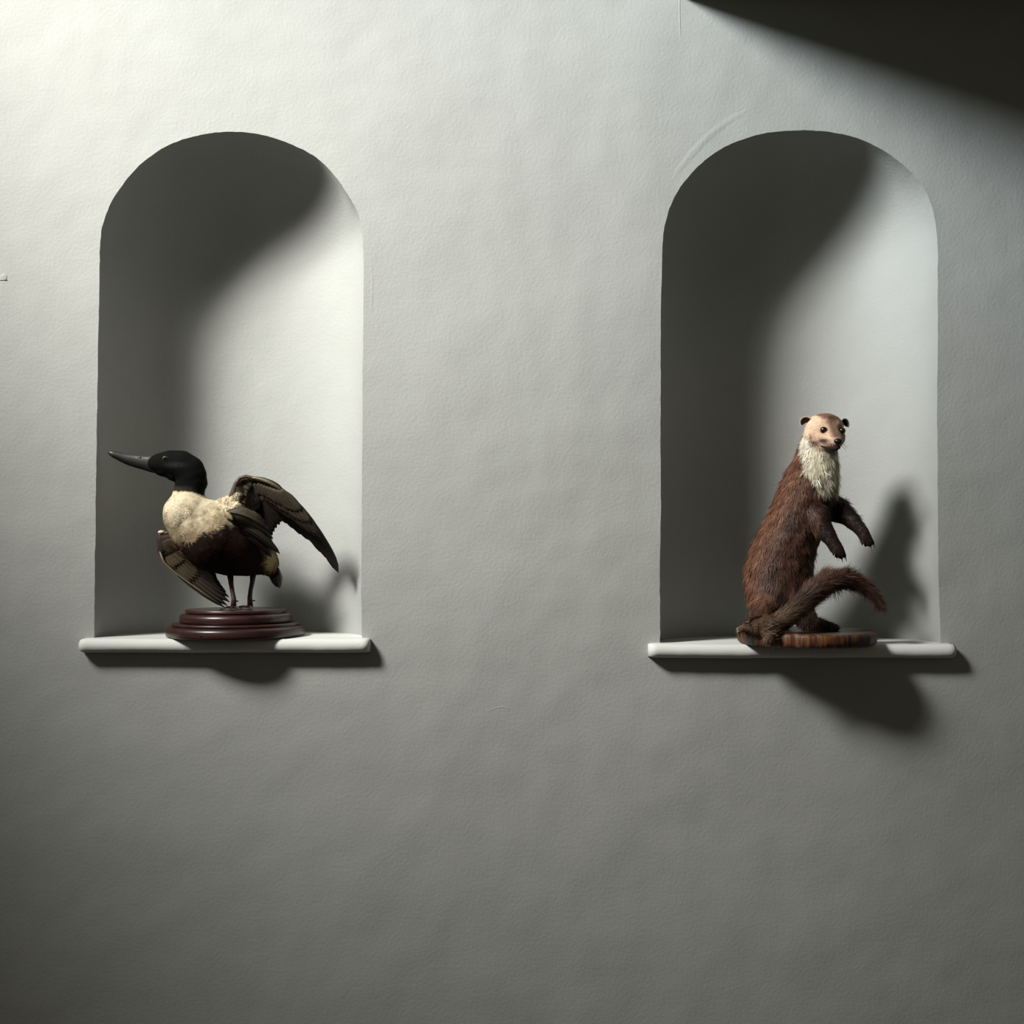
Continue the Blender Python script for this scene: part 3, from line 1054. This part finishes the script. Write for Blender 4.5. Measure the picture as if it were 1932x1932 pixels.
# under-wing coverts in overlapping rows
for row, (frac, wdt, dz, ca) in enumerate([(0.62, 62, .000, FL0), (0.46, 58, -.004, UND2), (0.30, 52, -.008, UND2)]):
    allf = prim + sec
    for i, (b, m_, t) in enumerate(allf):
        pr = i < len(prim)
        if not pr and row == 0:
            continue
        fr = frac if pr else frac * 0.92
        e = tuple((1 - fr) ** 2 * b[k] + 2 * fr * (1 - fr) * m_[k] + fr * fr * t[k] for k in (0, 1))
        mm = (b[0] * .5 + e[0] * .5 + 4, b[1] * .5 + e[1] * .5 - 4)
        yy = .006 + .0015 * i + dz + (.0 if pr else .002)
        feather((*b, yy - .004), (*mm, yy), (*e, yy + .012 * (frac if pr else .3)), wdt, .02, ca, tuple(c * .92 for c in ca), W, seed=60 + row * 20 + i, point=0.75, n=8, shaft=False)
# inner wing panel between elbow and shoulder
for i in range(9):
    a = i / 8
    b = (985 + 60 * a, 352 - 35 * a); t = (1010 + 130 * a, 560 + 20 * a - 60 * a * a); 
    feather((*b, .002 + .0018 * i), (b[0] * .5 + t[0] * .5 + 14, b[1] * .5 + t[1] * .5, .002 + .0018 * i), (*t, .008 + .0018 * i), 66, .02, UND, UND2, W, seed=120 + i, point=0.7, n=8, shaft=False)
add_tube(W, [D(*q) for q in ((955, 480, .012), (968, 410, .008), (985, 345, .004), (1012, 305, .004), (1055, 293, .006), (1120, 308, .008), (1200, 336, .012), (1285, 375, .018),
                             (1340, 430, .024), (1420, 525, .032))], [dr_(r) for r in (34, 24, 16, 13, 12, 11, 10, 8, 6, 3)], lin(82, 68, 58))
# marginal coverts closing the leading edge
edge_pts = catmull([(950, 500), (962, 420), (982, 345), (1012, 303), (1055, 290), (1120, 303), (1200, 332), (1285, 372), (1345, 430)], 3)
for i, (ex, ey) in enumerate(edge_pts):
    k = i / (len(edge_pts) - 1)
    dx, dy = (95 - 60 * k, 40 + 70 * k) if k > .35 else (100, 30 + 60 * k)
    yy = .002 + .022 * k + (.0012 if i % 2 else 0)
    feather((ex, ey, yy + .002), (ex + dx * .5, ey + dy * .5 - 4, yy), (ex + dx, ey + dy, yy + .002), 46, .02, UND2 if i % 2 else UND, UND2, W, seed=500 + i, point=0.6, n=6, shaft=False)
# bastard wing along the top edge
feather((1100, 302, .004), (1230, 318, .008), (1328, 412, .016), 26, .02, PALE, FL1, W, seed=140, point=0.6)
feather((1080, 298, .010), (1240, 305, .014), (1318, 392, .020), 22, .02, DKB, DKB, W, seed=141, point=0.6)
wing('wing', W, duck_root, 'raised brown wing reaching out to the right')

# shoulder feathers draped over the flank
W = ([], [], [])
scap = [((925, 545), (1060, 545), (1205, 660), 105, UND2, UND), ((915, 560), (1070, 580), (1225, 715), 80, FL0, UND2), ((925, 590), (1080, 620), (1225, 745), 60, FL0, FL0),
        ((940, 610), (1120, 650), (1292, 836), 60, FL0, FL0), ((930, 630), (1110, 680), (1245, 800), 60, DKB, FL1), ((960, 640), (1120, 720), (1235, 860), 56, DKB, FL1),
        ((1000, 600), (1150, 640), (1246, 732), 34, FL1, FL0), ((980, 650), (1150, 720), (1200, 880), 46, DKB, lin(62, 50, 36))]
for i, (b, m_, t, wd, c0, c1) in enumerate(scap):
    yy = -.020 + .006 * i if i else -.030
    yy = [-.026, -.020, -.016, -.012, -.010, -.006, -.002, -.004][i]
    feather((*b, yy), (*m_, yy - .004), (*t, yy + .030), wd, .02, c0, c1, W, seed=200 + i, point=0.45)
feather((905, 545, -.028), (930, 560, -.032), (962, 600, -.028), 34, .02, PALE, PALE, W, seed=220, point=0.5)
wing('shoulder_feathers', W, duck_root)

# lowered wing on the left, tip touching the plinth
W = ([], [], [])
lw = [((455, 760), (520, 960), (905, 1212)), ((462, 755), (540, 940), (925, 1200)), ((470, 750), (570, 930), (940, 1175)), ((480, 745), (600, 920), (935, 1140)),
      ((490, 740), (630, 910), (915, 1105)), ((500, 735), (650, 890), (885, 1070)), ((510, 735), (670, 880), (862, 1040)), ((520, 735), (690, 870), (850, 1015))]
for i, (b, m_, t) in enumerate(lw):
    yy = .048 - .0018 * i
    feather((*b, yy + .01), (*m_, yy), (*t, yy - .004), 60 + 4 * i, .04, lin(72, 60, 45), lin(34, 27, 23), W, seed=300 + i, point=0.5)
for row, (frac, wdt) in enumerate([(0.66, 60), (0.42, 64), (.22, 62)]):
    for i, (b, m_, t) in enumerate(lw):
        e = tuple((1 - frac) ** 2 * b[k] + 2 * frac * (1 - frac) * m_[k] + frac ** 2 * t[k] for k in (0, 1))
        mm = (b[0] * .5 + e[0] * .5 - 22 + 3 * i, b[1] * .5 + e[1] * .5 + 6)
        yy = .0455 - .0018 * i - .0022 * row
        feather((*b, yy), (*mm, yy), (*e, yy), wdt, .04, [lin(70, 58, 44), lin(84, 71, 53), lin(52, 42, 32)][row], [lin(72, 60, 45), lin(82, 70, 52), lin(66, 54, 41)][row], W, seed=330 + row * 10 + i, point=0.7, n=8, shaft=False)
add_tube(W, [D(*q) for q in ((560, 700, .050), (500, 692, .048), (456, 700, .046), (447, 745, .044), (452, 810, .042), (480, 880, .042))],
         [dr_(r) for r in (30, 22, 16, 15, 12, 7)], lin(48, 37, 30))
add_tube(W, [D(*q) for q in ((452, 820, .040), (480, 896, .040), (560, 968, .042), (640, 1028, .044), (740, 1098, .044), (885, 1200, .042))],
         [dr_(r) for r in (6, 6, 5, 4, 3.5, 2)], lin(105, 95, 78))
for i in range(11):
    k = i / 10
    ex, ey = 452 + 110 * k, 706 - 12 * k
    feather((ex, ey, .040), (ex + 8, ey + 60, .036), (ex + 20 + 30 * k, ey + 125, .038), 44, .04, lin(48, 37, 30), lin(44, 34, 27), W, seed=540 + i, point=0.6, n=6, shaft=False)
V, C, Fc = W
k = len(V); v, f = ball_mesh(D(462, 684, .044), dr_(22), (1.1, .8, .6), 2)
V += v; C += [np.array(CREAM)] * len(v); Fc += [tuple(i + k for i in q) for q in f]
wing('wing', W, duck_root, 'lowered brown wing hanging down on the left')

# tail
W = ([], [], [])
for i, (t, c0, c1) in enumerate([((1290, 1078), BLACK, lin(70, 66, 56)), ((1268, 1070), BLACK, lin(70, 66, 56)), ((1305, 1040), BLACK, lin(150, 142, 122)),
                                 ((1246, 1050), BLACK, BLACK), ((1280, 1020), BLACK, BLACK), ((1225, 1015), BLACK, BLACK)]):
    feather((1225, 905, .070 + .002 * i), (1262, 960, .072 + .002 * i), (*t, .078 + .002 * i), 62, .07, c0, c1, W, seed=400 + i, point=.5)
wing('tail', W, duck_root)

# legs and webbed feet
M_LEG = plain('duck_leg_skin', lin(52, 27, 21), 0.5)
ZTOP = ZL + 0.0515


def duck_leg(path, foot, toes):
    pts = [D(*q) for q in path] + [foot]
    v, f = tube(pts, [  .0062, .0046, .0042, .0046, .0056][:len(pts)] if len(pts) == 5 else [.0058, .0036, .0038, .0046], 12)
    parts = [(v, f)]
    V, Fc = [], []
    tips = [foot + Vector(t) for t in toes]
    for t in tips:
        mid_ = foot.lerp(t, .5) + Vector((0, 0, .0015))
        parts.append(tube([foot, mid_, t], [.0034, .0026, .0014], 8))
        parts.append(tube([t, t + (t - foot).normalized() * .005 + Vector((0, 0, -.0006))], [.0012, .0003], 6))
    for a, b in zip(tips[:-1], tips[1:]):
        m_ = (a + b) / 2; m_ = m_.lerp(foot, .18)
        lo = [foot, a, m_, b]
        Vv = [p + Vector((0, 0, .0006)) for p in lo] + [p - Vector((0, 0, .0006)) for p in lo]
        parts.append((Vv, [(0, 1, 2, 3), (7, 6, 5, 4), (0, 4, 5, 1), (1, 5, 6, 2), (2, 6, 7, 3), (3, 7, 4, 0)]))
    hal = foot + Vector((.008, .006, .012))
    parts.append(tube([foot + Vector((0, 0, .012)), hal], [.0022, .0009], 6))
    V, Fc = join(parts)
    local_link('leg', V, Fc, M_LEG, duck_root)


f1 = D(968, 1195, .030); f1.z = ZTOP + .004
duck_leg([(945, 985, .040), (952, 1050, .038), (962, 1110, .034), (970, 1150, .031)], f1, [(-.016, -.030, -.0015), (.002, -.034, -.0015), (.018, -.024, -.0015)])
f2 = D(1085, 1192, .056); f2.z = ZTOP + .004
duck_leg([(1105, 975, .058), (1100, 1030, .058), (1088, 1090, .057), (1082, 1140, .056)], f2, [(-.026, -.022, -.0015), (-.010, -.034, -.0015), (.010, -.032, -.0015)])

# plinth
m, nt, b_, n_, l_ = nodes('polished_mahogany')
tc = n_('ShaderNodeTexCoord')
mp = n_('ShaderNodeMapping'); mp.inputs['Scale'].default_value = (1.0, 6, 6); l_(tc.outputs['Object'], mp.inputs[0])
no = n_('ShaderNodeTexNoise'); no.inputs['Scale'].default_value = 14; no.inputs['Detail'].default_value = 6; l_(mp.outputs[0], no.inputs['Vector'])
cr = n_('ShaderNodeValToRGB'); l_(no.outputs['Fac'], cr.inputs[0])
cr.color_ramp.elements[0].position = .3; cr.color_ramp.elements[0].color = lin(30, 15, 13)
cr.color_ramp.elements[1].position = .7; cr.color_ramp.elements[1].color = lin(62, 33, 27)
l_(cr.outputs[0], b_.inputs['Base Color'])
b_.inputs['Roughness'].default_value = 0.36; b_.inputs['Coat Weight'].default_value = 0.25; b_.inputs['Coat Roughness'].default_value = 0.25
M_MAHOG = m
pr = [(0, 0), (.1270, 0), (.1300, .0012), (.1310, .004), (.1310, .0125), (.1298, .0160), (.1265, .0187), (.1225, .0195), (.1180, .0200), (.1180, .0212), (.1200, .0216),
      (.1208, .0222), (.1208, .0245), (.1200, .0252), (.1060, .0256), (.1030, .0262), (.1055, .0275), (.1064, .0300), (.1064, .0365), (.1052, .0402), (.1020, .0425), (.0980, .0433), (.0925, .0437), (.0925, .0452), (.0950, .0458),
      (.0958, .0464), (.0958, .0500), (.0950, .0510), (.0, .0512)]
v, f = lathe(pr, 128)
off = Vector((duck_root.location.x, duck_root.location.y, ZL + .0004))
v = [Vector(p) + off for p in v]
pl = mesh_obj('plinth', v, f, M_MAHOG, duck_root)
pl['label'] = 'round stepped mahogany plinth'
es = pl.modifiers.new('e', 'EDGE_SPLIT'); es.split_angle = math.radians(50)
a = math.radians(255)
c = off + Vector((math.cos(a) * .1305, math.sin(a) * .1305, .0075))
v, f = tube([c + Vector((0, .003, 0)), c + Vector((0, -.0012, 0))], [.0022, .0022], 16)
local_link('peg_hole', v, f, plain('dark_hole', lin(14, 8, 7), .9), pl)

# small painted-over screw head at the far left of the wall
c = P(7, 523, 0)
V, Fc = lathe([(0, .0008), (.003, .0007), (.0055, .0004), (.0068, 0.0), (.0068, -.001)], 24)
V = [Vector((c.x + p[0], -p[2], c.z + p[1])) for p in (Vector(q) for q in V)]
k = len(V)
bx = [Vector((c.x + sx * .0066, -.0004 + sy * .0007, c.z - .0052 + sz * .0007)) for sx in (-1, 1) for sy in (-1, 1) for sz in (-1, 1)]
V += bx; Fc += [tuple(i + k for i in q) for q in ((0, 1, 3, 2), (4, 6, 7, 5), (0, 4, 5, 1), (2, 3, 7, 6), (0, 2, 6, 4), (1, 5, 7, 3))]
sc = mesh_obj('screw_head', V, Fc, M_WALL)
sc['label'] = 'tiny painted-over screw head in the wall left of the duck niche'
sc['category'] = 'screw'
